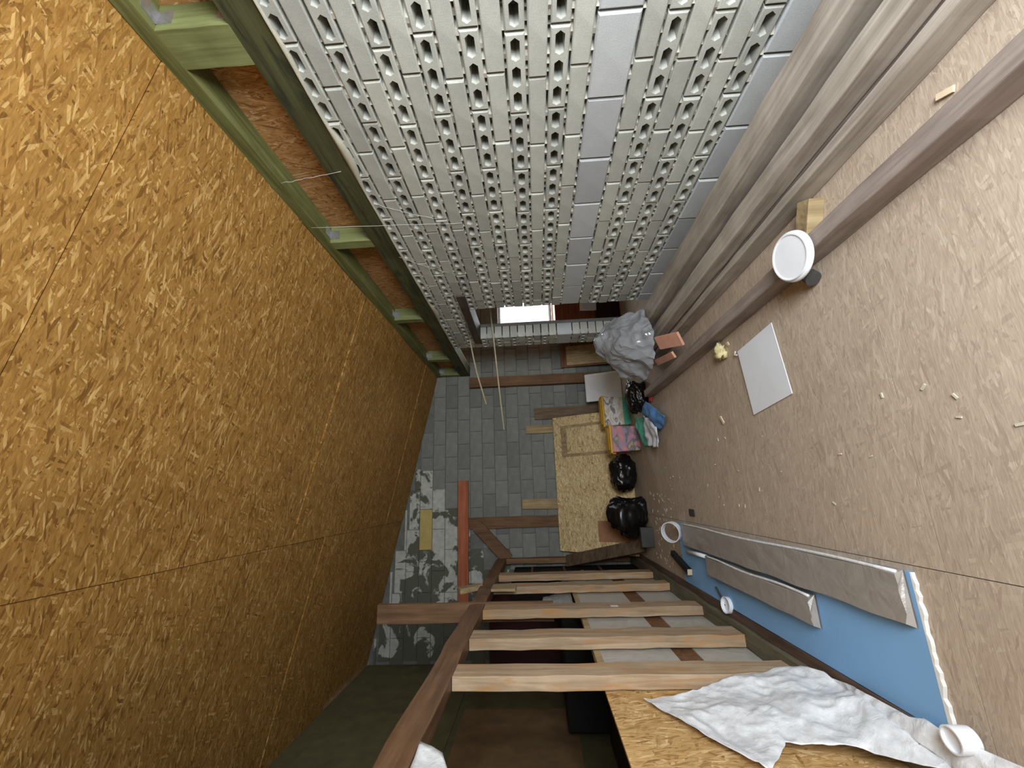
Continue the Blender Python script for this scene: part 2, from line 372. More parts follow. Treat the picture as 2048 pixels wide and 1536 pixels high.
for ci, k in enumerate(courses):
    h = .2 if k == 'W' else .1; zm = z+h/2
    d0 = {0: 1.546, 1: 1.337, 7: 1.302, 20: 1.53, 19: 1.34, 9: 1.336}.get(ci, (1.34 if k == 'H' else 1.53) + rs.uniform(-.035, .035))
    spans = [(YF, PE)] if z > DZ-.01 else [(YF, DY0), (DY1, PE)]
    for (s0, s1) in spans:
        i = math.floor((s0-d0)/.4)
        while d0+.4*i < s1:
            a, c = max(s0, d0+.4*i+.004), min(s1, d0+.4*(i+1)-.004)
            if c-a > .05:
                me, nm = {'H': (HM, 'hollow_block'), 'S': (SM, 'solid_block'), 'W': (WM, 'wide_block')}[k]
                if k == 'H' and c-a < .2: me, nm = SM, 'solid_block'
                inst(nm, me, (XR+rs.uniform(-.003, .004), (a+c)/2, zm), wr, (1, (c-a)/.388, 1), (rs.uniform(-.006, .006), 0, rs.uniform(-.006, .006)))
            i += 1
        # ragged mortar in the bed joint above this course
        n = int((s1-s0)/.022); vs = []; fs = []
        for j in range(n+1):
            y = s0+(s1-s0)*j/n; x = XR+rs.choice((.004, .012, .025, .04, .06, .06))
            vs += [(x, y, z+h-.007), (x, y, z+h+.007), (2.1, y, z+h+.007), (2.1, y, z+h-.007)]
        for j in range(n): fs += [(j*4+q, j*4+(q+1) % 4, j*4+4+(q+1) % 4, j*4+4+q) for q in range(4)]
        if ci < len(courses)-1: mb.add(vs, fs)
    z += h
obj('mortar', mb, 'mortar', wr, kind='stuff')
# smeared mortar along the top course
tb = B(); n = 150; vs = []; fs = []
for j in range(n+1):
    y = YF+(PE-YF)*j/n; q = noise.noise(Vector((y*1.9, 0, 3)))*.5+.5; d = .006+.02*q
    lo = 2.386-.012-.05*max(0, noise.noise(Vector((y*2.3, 5, 0)))+.15)
    vs += [(XR+.02, y, 2.386), (XR-d*.6, y, 2.384), (XR-d, y, (lo+2.386)/2), (XR-.003, y, lo), (XR+.02, y, lo)]
for j in range(n): fs += [(j*5+q, j*5+(q+1) % 5, j*5+5+(q+1) % 5, j*5+5+q) for q in range(5)]
tb.add(vs, fs); obj('mortar_smear', tb, 'mortar_pale', wr, kind='stuff', smooth=True)
obj('lintel', rough_beam(XR-.015, XT-.02, 3.76, 5.12, DZ, DZ+.09, 'Y', 10, .003), 'lintel', wr)

# timber frame standing on the block wall
tf = empty('knee_wall', (2.01, 2.9, 2.385), 'green treated timber knee frame with zinc brackets standing on the block wall', 'wall framing')
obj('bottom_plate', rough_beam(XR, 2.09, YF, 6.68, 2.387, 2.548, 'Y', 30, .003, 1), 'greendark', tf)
obj('top_plate', rough_beam(XR, 2.09, YF, 6.68, 2.872, 2.948, 'Y', 30, .003, 2), 'green', tf)
for i, (y, wd) in enumerate([(-.28, .09), (1.22, .17), (2.76, .09), (4.27, .09), (5.74, .09), (6.57, .09)]):
    st = obj('frame_stud', rough_beam(XR, 2.085, y, y+wd, 2.548, 2.872, 'Z', 4, .002, i), 'green_z', tf)
    obj('bracket', B().box(1.975, 2.045, y-.004, y, 2.80, 2.872).box(1.975, 2.045, y-.075, y, 2.868, 2.872), 'steel', st)
    obj('bracket', B().box(1.975, 2.045, y-.004, y, 2.548, 2.60).box(1.975, 2.045, y-.06, y, 2.548, 2.552), 'steel', st)
sh = [-.9, .3, 1.36, 2.55, 3.2, 4.4, 5.6, 6.69]
for i in range(len(sh)-1):
    obj('sheathing', B().box(2.09, 2.105, sh[i]+.003, sh[i+1]-.003, 2.387, zc(2.1)), 'osb_strip', tf)

# ------------------------------------------------------------------ back wall
WX0, WX1, WZ0, WZ1 = 2.62, 3.48, .95, 1.90
bb = B(); 
for (a, c, d, e) in ((XL-.2, WX0, -.0, 0), (WX1, XE, 0, 0)):
    bb.hexa([(a, YB+.02, 0), (c, YB+.02, 0), (c, YB+.2, 0), (a, YB+.2, 0), (a, YB+.02, zc(a)+.02), (c, YB+.02, zc(c)+.02), (c, YB+.2, zc(c)+.02), (a, YB+.2, zc(a)+.02)])
bb.box(WX0, WX1, YB+.02, YB+.2, 0, WZ0); bb.box(WX0, WX1, YB+.02, YB+.2, WZ1, zc(WX1))
wb = obj('wall_back', bb, 'mortar_dark', kind='structure', label='gable wall of grey concrete blocks with an older patch of pale blocks')
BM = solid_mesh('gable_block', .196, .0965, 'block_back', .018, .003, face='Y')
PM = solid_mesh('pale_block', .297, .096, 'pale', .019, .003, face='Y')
YM = solid_mesh('yellow_block', .297, .096, 'yellow_block', .019, .003, face='Y')
def zdiag(x): return 3.05+.869*(x-.368)
for r in range(20):
    zm = .1+.2*r; off = .2*(r % 2)
    i = 0; x = XL
    # grey blocks
    k = math.floor((XL-off)/.4)-1
    while True:
        a, c = off+.4*k+.004, off+.4*k+.396; k += 1
        if a > XE-.02: break
        a = max(a, XL); c = min(c, XE)
        if c-a < .06: continue
        m = (a+c)/2
        if zm-.1 > zdiag(m)+.02 and m < .45: continue
        if zm+.09 > zc(a): continue
        if a < WX1 and c > WX0 and zm+.09 > WZ0 and zm-.09 < WZ1:
            if m < WX0: c = WX0
            elif m > WX1: a = WX1
            else: continue
            if c-a < .05: continue
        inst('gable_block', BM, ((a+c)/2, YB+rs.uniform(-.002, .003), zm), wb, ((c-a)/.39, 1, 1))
    # pale blocks, upper left of the old roof line
    k = -5; po = .3*(r % 2)+.1
    while True:
        a, c = po+.6*k+.003, po+.6*k+.597; k += 1
        if a > .45: break
        a = max(a, XL); c = min(c, .42)
        if c-a < .06: continue
        m = (a+c)/2
        if zm-.1 <= zdiag(m)+.02: continue
        if zm-.08 > zc(c): continue
        yb_ = (r == 15 and -1.0 < m < .0)
        zt = min(zm+.096, zc(c)-.004); sz = (zt-(zm-.096))/.192
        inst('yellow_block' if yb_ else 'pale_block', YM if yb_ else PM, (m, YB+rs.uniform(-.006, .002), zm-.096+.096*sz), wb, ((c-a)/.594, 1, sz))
# window in the next room
wn = empty('window_1', (3.05, YB+.1, WZ0), 'bright daylit window seen through the doorway', None, kind='structure')
fb = B()
for (a, c, d, e) in ((WX0, WX0+.05, WZ0, WZ1), (WX1-.05, WX1, WZ0, WZ1), (WX0+.05, WX1-.05, WZ0, WZ0+.05), (WX0+.05, WX1-.05, WZ1-.05, WZ1)): fb.box(a, c, YB+.08, YB+.14, d, e)
obj('window_frame', fb, 'frame_white', wn)
obj('window_sill', B().box(WX0-.03, WX1+.03, YB-.05, YB+.08, WZ0-.03, WZ0), 'frame_white', wn)

# ------------------------------------------------------------------ left, front and outer walls
wl = obj('wall_left', B().box(XL-.2, XL, YF, YB, 0, zc(XL)), 'leftwall', kind='structure', label='dim greenish brown left wall')
for (y0, y1, z0, z1, m) in ((.6, 2.95, 1.04, 2.27, 'leftpanel'), (3.0, 5.38, 1.04, 2.27, 'leftpanel'), (-.8, 3.2, 2.34, 3.70, 'leftwall'), (3.22, 6.6, 2.34, 3.70, 'leftwall')):
    obj('wall_panel', B().box(XL, XL+.012, y0, y1, z0, z1), m, wl)
FX0, FX1, FZ0, FZ1 = .21, 1.63, .44, 1.86
fw = B()
for (a, c, z0, z1) in ((XL, FX0, 0, None), (FX1, XE, 0, None), (FX0, FX1, 0, FZ0), (FX0, FX1, FZ1, None)):
    za, zb = (z1 if z1 else zc(a)+.02), (z1 if z1 else zc(c)+.02)
    fw.hexa([(a, YF-.2, z0), (c, YF-.2, z0), (c, YF, z0), (a, YF, z0), (a, YF-.2, za), (c, YF-.2, zb), (c, YF, zb), (a, YF, za)])
obj('wall_front', fw, 'slab', kind='structure', label='block wall with the daylight window')
w2 = empty('window_2', (.92, YF-.1, FZ0), 'window giving the room its daylight', None, kind='structure'); fb = B()
for (a, c, d, e) in ((FX0, FX0+.06, FZ0, FZ1), (FX1-.06, FX1, FZ0, FZ1), (FX0+.06, FX1-.06, FZ0, FZ0+.06), (FX0+.06, FX1-.06, FZ1-.06, FZ1)): fb.box(a, c, YF-.15, YF-.08, d, e)
obj('window_frame', fb, 'frame_white', w2)
obj('wall_light_blocker', B().hexa([(-1.14, YF, 0), (-1.04, YF, 0), (-1.04, 1.82, 0), (-1.14, 1.82, 0), (-1.14, YF, zc(-1.14)), (-1.04, YF, zc(-1.04)), (-1.04, 1.82, zc(-1.04)), (-1.14, 1.82, zc(-1.14))]), 'leftpanel', kind='structure', label='added unseen wall that keeps window light off the left ceiling')  # added out of view to shade the left part of the ceiling
obj('wall_outer', B().box(XE, XE+.2, YF-.2, YB+.2, 0, zc(XE)+.02), 'slab', kind='structure', label='outer wall of the next room')

# ------------------------------------------------------------------ stud partition on the left
sp = empty('stud_partition', (-.965, 4.0, 0), 'open partition of rough upright studs under a brown top rail', 'partition')
obj('sole_plate', rough_beam(-1.005, -.895, 1.2, 6.66, 0, .05, 'Y', 24, .004, 5), 'plate', sp)
obj('edge_board', rough_beam(-.893, -.838, .9, 6.3, 0, .02, 'Y', 24, .003, 6), 'darkwood_y', sp)
for i, (y, wd) in enumerate([(2.49, .17), (3.07, .19), (3.77, .18), (4.64, .17), (5.26, .18), (6.50, .14)]):
    st = obj('stud', rough_beam(-1.0, -.93, y, y+wd, .05, 1.843, 'Z', 16, .004, 20+i), 'stud' if i < 5 else 'brown_z', sp, bevel=.004)
    if i == 2: obj('paper_tag', B().box(-.9295, -.928, y+.03, y+.075, .72, .78), 'white', st)
obj('top_rail', rough_beam(-1.01, -.925, 1.43, 6.66, 1.845, 1.98, 'Y', 34, .008, 9), 'rail', sp, bevel=.006)
obj('raised_board', rough_beam(-1.07, -.915, 3.955, 3.995, 1.25, 2.80, 'Z', 8, .003, 4), 'brown_z', sp)
obj('rail_block', rough_beam(-.925, -.90, 4.40, 4.62, 1.60, 1.84, 'Z', 3, .003, 4), 'plank_z', sp)
obj('wood_offcut', B().bar((-.94, 4.75, 1.985), (-.955, 4.62, 2.20), .09, .05, (1, 0, 0)), 'plank_z', label='short pale offcut of timber propped on the brown top rail', cat='offcut')

# boards fixed behind the studs up to waist height
obj('osb_half_panel', B().box(-1.022, -1.008, 1.0, 2.66, .0, 1.04), 'osb_near', label='strand board half panel nailed behind the studs, white film hanging over it', cat='board')
hw = empty('film_covered_panel', (-1.03, 4.0, 0), 'waist high panel covered in pale film, seen between the studs', 'panel')
obj('lower_sheet', B().box(-1.034, -1.012, 2.67, 5.5, .0, .385), 'wrap_pale', hw)
obj('brown_strip', B().box(-1.036, -1.018, 2.67, 5.5, .385, .525), 'brown_x', hw)
obj('upper_sheet', B().box(-1.034, -1.012, 2.67, 5.5, .525, .985), 'wrap_pale', hw)
obj('top_batten', rough_beam(-1.045, -1.011, 2.67, 5.5, .985, 1.03, 'Y', 16, .003, 3), 'plank_z', hw)
# maroon door leaf, and black boxes added where the corner is only dark
kb = empty('dark_gap_unit', (-1.17, 6.1, 0), 'narrow shelf unit guessed in the gap beside the last stud, black to stand for its darkness', 'cabinet')
obj('carcass', B().box(-1.3, -1.06, 5.62, 6.62, 0, 1.72), 'black', kb)  # black colour stands in for the darkness of this gap
for zz in (.5, 1.0, 1.45): obj('shelf_edge', B().box(-1.06, -1.045, 5.62, 6.5, zz, zz+.03), 'brown_x', kb)
dl = empty('door_leaf', (-1.75, 6.3, 0), 'dark maroon door leaf propped in the dark back corner', 'door')
obj('panel', B().hexa([(-2.28, 6.05, 0), (-1.32, 6.05, 0), (-1.32, 6.1, 0), (-2.28, 6.1, 0), (-2.28, 6.45, 2.1), (-1.32, 6.45, 2.1), (-1.32, 6.5, 2.1), (-2.28, 6.5, 2.1)]), 'maroon', dl)
obj('shade_box', B().box(-2.25, -1.3, 4.7, 5.85, 0, 1.15), 'black', label='large black box added to fill the shade of the corner behind the studs', cat='shade filler', bevel=.02)  # made-up box, its black stands for the shade behind the studs
obj('shade_filler', B().box(-2.25, -1.15, 1.6, 4.55, 0, .78), 'black', label='long black box added to fill the shade behind the waist high panels', cat='chest', bevel=.02)  # made-up filler, black in place of the shadowed void

def drape(name, rows, mat, nu, nv, amp, freq, seed, label, cat, hole=None, parent=None, thick=.0015, group=None):
    """sheet interpolated between rows of points, wrinkled"""
    R_ = [[Vector(p) for p in r] for r in rows]; nr = len(R_)
    def ev(u, v):
        a = v*(nr-1); i = min(int(a), nr-2); t = a-i
        def row(r):
            b = u*(len(r)-1); j = min(int(b), len(r)-2); q = b-j; return r[j].lerp(r[j+1], q)
        return row(R_[i]).lerp(row(R_[i+1]), t)
    P = [[None]*(nu+1) for _ in range(nv+1)]
    for j in range(nv+1):
        for i in range(nu+1):
            P[j][i] = ev(i/nu, j/nv)
    Q = [[None]*(nu+1) for _ in range(nv+1)]
    for j in range(nv+1):
        for i in range(nu+1):
            du = P[j][min(i+1, nu)]-P[j][max(i-1, 0)]; dv = P[min(j+1, nv)][i]-P[max(j-1, 0)][i]
            n = du.cross(dv); n = n.normalized() if n.length > 1e-9 else Vector((1, 0, 0))
            if n.x+n.z < 0: n = -n
            p = P[j][i]; s = Vector((seed*3.1, seed, 0))
            k = 1-1.5*abs(noise.noise(p*freq*.6+s))+.45*(1-2*abs(noise.noise(p*freq*1.7+s)))
            Q[j][i] = p+n*(amp*k)
    b = B(); vs = [p for r in Q for p in r]; fs = []
    for j in range(nv):
        for i in range(nu):
            if hole and hole((i+.5)/nu, (j+.5)/nv): continue
            fs.append((j*(nu+1)+i, j*(nu+1)+i+1, (j+1)*(nu+1)+i+1, (j+1)*(nu+1)+i))
    b.add(vs, fs)
    o = obj(name, b, mat, parent, label, cat, group, smooth=True)
    m = o.modifiers.new('thickness', 'SOLIDIFY'); m.thickness = thick
    return o
drape('plastic_film', [
    [(-.998, 2.36, .875), (-.998, 2.352, .873), (-.998, 2.345, .871)],
    [(-.985, 2.42, .58), (-.99, 2.28, .66), (-.995, 2.06, .725)],
    [(-.945, 2.475, .34), (-.965, 2.20, .46), (-.985, 1.80, .57)],
    [(-.925, 2.46, .20), (-.945, 2.24, .33), (-.98, 1.96, .43)],
    [(-.905, 2.44, .07), (-.91, 2.12, .15), (-.955, 1.85, .19)],
    [(-.875, 2.28, .028), (-.875, 1.98, .05), (-.90, 1.62, .06)],
    [(-.840, 2.09, .024), (-.836, 1.78, .026), (-.775, 1.42, .03)]], 'film', 70, 90, .022, 8, 2,
    'crumpled white plastic film draped over the strand board half panel and the floor edge', 'plastic film')
drape('plastic_film', [[(-.935, 1.86, 1.84), (-.93, 1.62, 1.83)], [(-.94, 1.80, 1.74), (-.935, 1.5, 1.6)]], 'film', 10, 10, .02, 5, 5, 'torn scrap of white film hanging from the brown top rail', 'plastic film')
for k, (rows, lab) in enumerate([
    ([[(-1.06, 5.1, 1.12), (-1.05, 5.9, 1.10)], [(-1.045, 5.05, .80), (-1.045, 5.95, .78)]], 'pale film hanging behind the farther studs'),
    ([[(-1.06, 4.15, 1.36), (-1.06, 4.62, 1.33)], [(-1.05, 4.1, 1.06), (-1.05, 4.9, 1.04)]], 'pale film bunched on the batten behind the raised board')]):
    drape('film_scrap', rows, 'film_clear', 14, 10, .03, 6, 8+k, lab, 'plastic film')

# ------------------------------------------------------------------ long timbers on the floor by the block wall
tg = 'long weathered timbers along the block wall'
for nm, (x0, x1, y0, y1, z0, z1), mt, lab in [
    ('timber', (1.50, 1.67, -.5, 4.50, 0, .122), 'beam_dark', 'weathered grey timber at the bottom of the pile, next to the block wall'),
    ('timber', (1.50, 1.67, -.4, 4.45, .127, .252), 'beam', 'weathered grey timber on top of the pile, next to the block wall'),
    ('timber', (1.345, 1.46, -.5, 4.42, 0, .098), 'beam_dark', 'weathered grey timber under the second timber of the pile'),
    ('timber', (1.34, 1.455, -.3, 4.40, .104, .192), 'beam', 'weathered timber second from the block wall, lying raised on another'),
    ('timber', (1.285, 1.332, -.5, 4.36, 0, .104), 'beam', 'narrow weathered timber on edge along the room side of the pile'),
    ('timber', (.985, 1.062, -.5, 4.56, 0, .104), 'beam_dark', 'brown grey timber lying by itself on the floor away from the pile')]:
    o = obj(nm, rough_beam(x0, x1, y0, y1, z0, z1, 'Y', 30, .003, int(x0*1000+z0*100)), mt, None, lab, 'timber', tg, bevel=.006)

# ------------------------------------------------------------------ blue board and wrapped bundles
bl = empty('blue_plasterboard', (-.575, 2.96, 0), 'blue sheet of plasterboard lying on the floor with a torn white near edge', 'board')
obj('blue_face', B().box(-.832, -.322, 1.70, 4.25, .001, .0135), 'blue', bl)
eb = B(); vs = []; fs = []; n = 26; re = random.Random(5)
for i in range(n+1):
    x = -.832+.51*i/n; d = 1.70-.006-.012*re.random()
    vs += [(x, 1.701, .001), (x, d, .001), (x, d+.002, .013), (x, 1.701, .0142)]
for i in range(n): fs += [(i*4+q, i*4+(q+1) % 4, i*4+4+(q+1) % 4, i*4+4+q) for q in range(4)]
eb.add(vs, fs); obj('torn_edge', eb, 'gypsum', bl)
def wrapped(x0, x1, y0, y1, z0, z1, lab, seed):
    b = B(); nx, ny = 8, 40; vs = []; fs = []
    for j in range(ny+1):
        for i in range(nx+1):
            u, v = i/nx, j/ny; y = y0+(y1-y0)*v
            e = min(u, 1-u)*nx; zz = z1 if e >= 1 else z0+.006
            xx = x0+(x1-x0)*(u if e >= 1 else (0 if u < .5 else 1))
            if i == 1: xx = x0+.012
            if i == nx-1: xx = x1-.012
            wv = .007*noise.noise(Vector((xx*9, y*3.2, seed)))
            vs.append((xx+.008*noise.noise(Vector((i, y*4, seed+3))), y+(.02*noise.noise(Vector((u*6, seed, v*3))) if j in (0, ny) else 0), zz+(abs(wv) if e >= 1 else 0)))
    for j in range(ny):
        for i in range(nx): fs.append((j*(nx+1)+i, j*(nx+1)+i+1, (j+1)*(nx+1)+i+1, (j+1)*(nx+1)+i))
    b.add(vs, fs)
    k = len(b.v); b.add([(x0, y0, z0), (x1, y0, z0), (x1, y1, z0), (x0, y1, z0)], [(0, 1, 2, 3)])
    for j in (0, ny): b.f.append(tuple(j*(nx+1)+i for i in range(nx+1)))
    o = obj('wrapped_bundle', b, 'film_grey', None, lab, 'bundle', 'grey film wrapped bundles', smooth=False)
    obj('film_fold', B().tube([(x1-.005+.006*math.sin(t*9), y0+(y1-y0)*t, z1-.004) for t in [i/24 for i in range(25)]], .007, 6), 'film', o, smooth=True)
    return o
wrapped(-.51, -.318, 1.72, 4.05, .0145, .05, 'longer flat bundle wrapped in grey film on the blue board', 1)
wrapped(-.672, -.525, 2.29, 3.56, .0145, .052, 'shorter flat bundle wrapped in grey film on the blue board', 2)

# ------------------------------------------------------------------ small things on the floor
def ring(name, c, ax, r, h, t, mat, lab, cat):
    prof = [(r-t, 0), (r-t, h), (r, h), (r, 0), (r-t, 0)]
    return obj(name, B().lathe(prof, c, ax), mat, None, lab, cat, bevel=.001)
ring('tape_ring', (-.395, 4.20, .082), (-.1, -.70, .70), .092, .06, .007, 'white', 'white plastic ring tilted against the end of the wrapped bundle', 'ring')
obj('white_tube', B().lathe([(.010, 0), (.010, .42), (.016, .42), (.016, 0), (.010, 0)], (-.535, 3.60, .031), (-.03, 1, 0), 14), 'white_grey', None, 'short thin white tube lying on the blue board', 'tube', smooth=True)
wb_ = obj('dark_batten', B().bar((-.62, 4.45, .038), (-.72, 4.02, .038), .05, .04), 'black', None, 'short black painted batten with a raw sawn end', 'batten')
obj('sawn_end', B().bar((-.7205, 4.018, .038), (-.7212, 4.015, .038), .05, .04), 'chip', wb_)
cap = obj('white_dish', B().lathe([(.0, .001), (.055, .001), (.055, .028), (.05, .028), (.05, .006), (0, .006)], (-.82, 3.33, .021), (.1, -.15, 1)), 'white', None, 'small round white plastic dish at the edge of the blue board', 'dish')
obj('dark_stick', B().tube([(-.74, 3.52, .02), (-.83, 3.36, .028)], .007, 6), 'darkgrey', None, 'thin dark stick behind the small white dish', 'stick')
obj('white_cup', B().lathe([(0, 0), (.036, 0), (.038, .055), (.038, .062), (.033, .062), (.033, .05), (0, .048)], (-.785, 1.60, .036), (.0, 0, 1)), 'white', None, 'white plastic cup standing on the near corner of the blue board', 'cup', smooth=False)
# lid, can, block
ld = empty('bucket_lid', (1.0, 1.74, .11), 'round white plastic bucket lid lying across the lone timber', 'lid')
ax = Vector((-.14, -.10, 1)).normalized(); lc = Vector((1.0, 1.745, .136))
obj('disc', B().lathe([(0, .012), (.096, .012), (.098, .016), (.104, .016), (.106, .012), (.106, .0), (0, 0)], lc, ax, 48), 'white', ld)
obj('rim', B().lathe([(.104, .008), (.113, .006), (.115, -.008), (.111, -.012), (.104, -.008), (.104, .008)], lc, ax, 48), 'white', ld, smooth=True)
cn = empty('small_can', (.93, 1.80, 0), 'small olive can tipped over beside the lone timber under the white lid', 'can')
obj('can_body', B().lathe([(0, 0), (.03, 0), (.033, .005), (.033, .06), (.03, .064)], (.955, 1.83, .034), (-.75, -.66, 0), 22), 'olive', cn, smooth=True)
obj('can_label', B().lathe([(.0335, .028), (.0338, .03), (.0338, .064), (.0, .065)], (.955, 1.83, .034), (-.75, -.66, 0), 22), 'darkgrey', cn)
obj('wood_block', B().bar((1.10, 1.76, .035), (1.25, 1.69, .035), .085, .07), 'plank_z', None, 'short sawn wood block wedged between the timbers', 'wood block', bevel=.003)
# white sheet lying on the floor
b = B().prism([(.835, 2.60, .012), (.868, 2.207, .004), (.451, 2.157, .003), (.413, 2.561, .004)], (0, 0, .004))
sw = obj('white_board', b, 'sheet_white', None, 'white rigid sheet lying alone on the floor', 'sheet', bevel=.001)
obj('corner_tie', B().tube([(.842, 2.62, .018), (.83, 2.66, .008), (.815, 2.61, .017)], .004, 6), 'white', sw, smooth=True)
def blob(name, c, size, mat, lab, cat, seed=0, amp=.25, freq=3, sub=3, e=1.0, crease=.0, group=None, parent=None, floor=None, smooth=True):
    bm = bmesh.new(); bmesh.ops.create_icosphere(bm, subdivisions=sub, radius=1); s = Vector((seed*1.7, seed*2.9, seed))
    for v in bm.verts:
        p = v.co.copy()
        q = Vector([math.copysign(abs(t)**e, t) for t in p])
        d = 1+amp*noise.noise(p*freq*.6+s)+.10*abs(noise.noise(p*freq*2.2+s))
        if crease: d -= crease*(1-abs(noise.noise(p*freq+s))*2.2)**3 if abs(noise.noise(p*freq+s))*2.2 < 1 else 0
        v.co = Vector((q.x*size[0]*d+c[0], q.y*size[1]*d+c[1], q.z*size[2]*d+c[2]))
        if floor is not None and v.co.z < floor: v.co.z = floor
    b = B(); b.v = [tuple(v.co) for v in bm.verts]; b.f = [tuple(x.index for x in f.verts) for f in bm.faces]; bm.free()
    return obj(name, b, mat, parent, lab, cat, group, smooth=smooth)
blob('foam_scrap', (.905, 2.80, .03), (.055, .05, .03), 'foam', 'crumpled yellowish foam scrap beside the lone timber', 'scrap', 4, .9, 4, 3, floor=.001)
for i, (x, y, l, a, lab) in enumerate([(.455, 2.99, .06, .5, 'pale wood chip in the middle of the floor'), (1.17, 1.10, .05, 1.2, 'pale splinter of wood between the timbers'), (.93, 2.72, .025, .2, 'tiny pale chip by the foam scrap')]):
    d = Vector((math.cos(a), math.sin(a), 0))*l/2
    obj('wood_chip', B().bar(Vector((x, y, .006))-d, Vector((x, y, .010))+d, .02, .008), 'chip', None, lab, 'chip')
obj('floor_plate', B().box(-.245, -.185, 3.80, 3.93, .0005, .006), 'darkgrey', None, 'small dark grey plate flat on the floor near the white ring', 'plate', bevel=.002)
# terracotta tiles leaning on the timbers
tt = 'terracotta tiles on the timbers'
obj('terracotta_tile', B().bar((1.245, 3.52, .215), (1.17, 3.22, .125), .12, .022, (-.45, .1, .9)), 'terracotta', None, 'terracotta tile leaning on the timber pile, upper of two', 'tile', tt, bevel=.002)
obj('terracotta_tile', B().bar((1.17, 3.86, .14), (1.11, 3.45, .115), .06, .02, (-.5, 0, .86)), 'terracotta', None, 'terracotta tile resting on the lone timber, lower of two', 'tile', tt, bevel=.002)

# ------------------------------------------------------------------ bags
def crumple(name, pts, mat, lab, cat, amp, freq, seed, cuts=3):
    bm = bmesh.new()
    for p in pts: bm.verts.new(p)
    r = bmesh.ops.convex_hull(bm, input=bm.verts)
    bmesh.ops.delete(bm, geom=[g for g in r['geom_interior'] if isinstance(g, bmesh.types.BMVert)], context='VERTS')
    for _ in range(cuts):
        bmesh.ops.subdivide_edges(bm, edges=bm.edges, cuts=1, use_grid_fill=True); bmesh.ops.triangulate(bm, faces=bm.faces)
        bmesh.ops.smooth_vert(bm, verts=bm.verts, factor=.05, use_axis_x=True, use_axis_y=True, use_axis_z=True)
    bm.normal_update(); zmin = min(p[2] for p in pts); k = Vector((seed, seed*2.3, 0)); mv = []
    for v in bm.verts:
        d = 1-abs(noise.noise(v.co*freq+k))*1.6+.35*(1-2*abs(noise.noise(v.co*freq*2.7+k)))
        mv.append(v.co+v.normal*amp*(d-.75))
    for v, c in zip(bm.verts, mv): v.co = c; v.co.z = max(v.co.z, zmin)
    b = B(); bm.verts.index_update(); b.v = [tuple(v.co) for v in bm.verts]; b.f = [tuple(x.index for x in f.verts) for f in bm.faces]; bm.free()
    return obj(name, b, mat, None, lab, cat)
crumple('grey_bag', [(x-.03, y-.17, z) for x, y, z in ((1.50, 4.15, .72), (1.70, 4.20, .56), (1.62, 3.95, .46), (1.68, 3.85, .27), (1.36, 3.62, .258), (1.12, 3.66, .258), (1.05, 4.0, .258), (1.10, 4.2, .42), (1.24, 4.18, .60), (1.30, 3.78, .50), (1.20, 4.35, .258), (1.66, 4.36, .258), (1.5, 4.36, .6), (1.08, 4.3, .27))], 'grey_bag',
    'big crumpled grey plastic bag on the end of the timber pile', 'bag', .05, 4.2, 5, 4)
blob('black_bag', (1.08, 4.90, .11), (.20, .19, .125), 'black_bag', 'flat black bag on the floor behind the grey bag', 'bag', 6, .3, 2.6, 5, .85, .12, floor=.001)
blob('black_bag', (.22, 5.80, .17), (.235, .17, .18), 'black_bag', 'round black rubbish bag against the leaning strand board sheet', 'bag', 9, .2, 2.4, 5, .8, .10, floor=.001)
blob('black_bag', (-.32, 5.50, .21), (.25, .19, .235), 'black_bag', 'larger black rubbish bag with a pointed top beside the cardboard', 'bag', 12, .45, 2.0, 5, .8, .10, floor=.001)
obj('black_box', B().box(-.66, -.44, 5.22, 5.30, 0, .15), 'darkgrey', None, 'low dark grey box in front of the larger black bag', 'box', bevel=.004)
blob('red_rag', (1.0, 4.62, .02), (.06, .05, .02), 'red', 'red rag at the end of the lone timber', 'rag', 2, .5, 3, 3, floor=.001)

# clothes dropped on the floor
drape('blue_cloth', [[(.93, 4.52, .07), (.80, 4.30, .05), (.70, 4.14, .01)], [(.84, 4.62, .09), (.74, 4.42, .08), (.63, 4.24, .01)], [(.76, 4.66, .02), (.68, 4.50, .03), (.60, 4.36, .01)]], 'bluecloth', 14, 14, .04, 7, 1, 'blue cloth dropped on the floor beside the white cloth', 'cloth', thick=.004)
drape('white_cloth', [[(.84, 4.70, .06), (.76, 4.60, .06), (.72, 4.40, .015)], [(.66, 4.74, .06), (.60, 4.60, .06), (.56, 4.40, .015)], [(.48, 4.74, .03), (.45, 4.60, .03), (.42, 4.42, .01)]], 'whitecloth', 16, 16, .05, 7, 3, 'white cloth lying on top of the green cloth', 'cloth', thick=.004)
drape('green_cloth', [[(.88, 5.16, .05), (.82, 4.96, .06), (.80, 4.74, .02)], [(.70, 5.06, .06), (.64, 4.92, .05), (.60, 4.76, .02)], [(.54, 4.98, .02), (.48, 4.88, .02), (.45, 4.76, .01)]], 'greencloth', 14, 14, .04, 7, 4, 'green cloth partly under the white cloth', 'cloth', thick=.004)

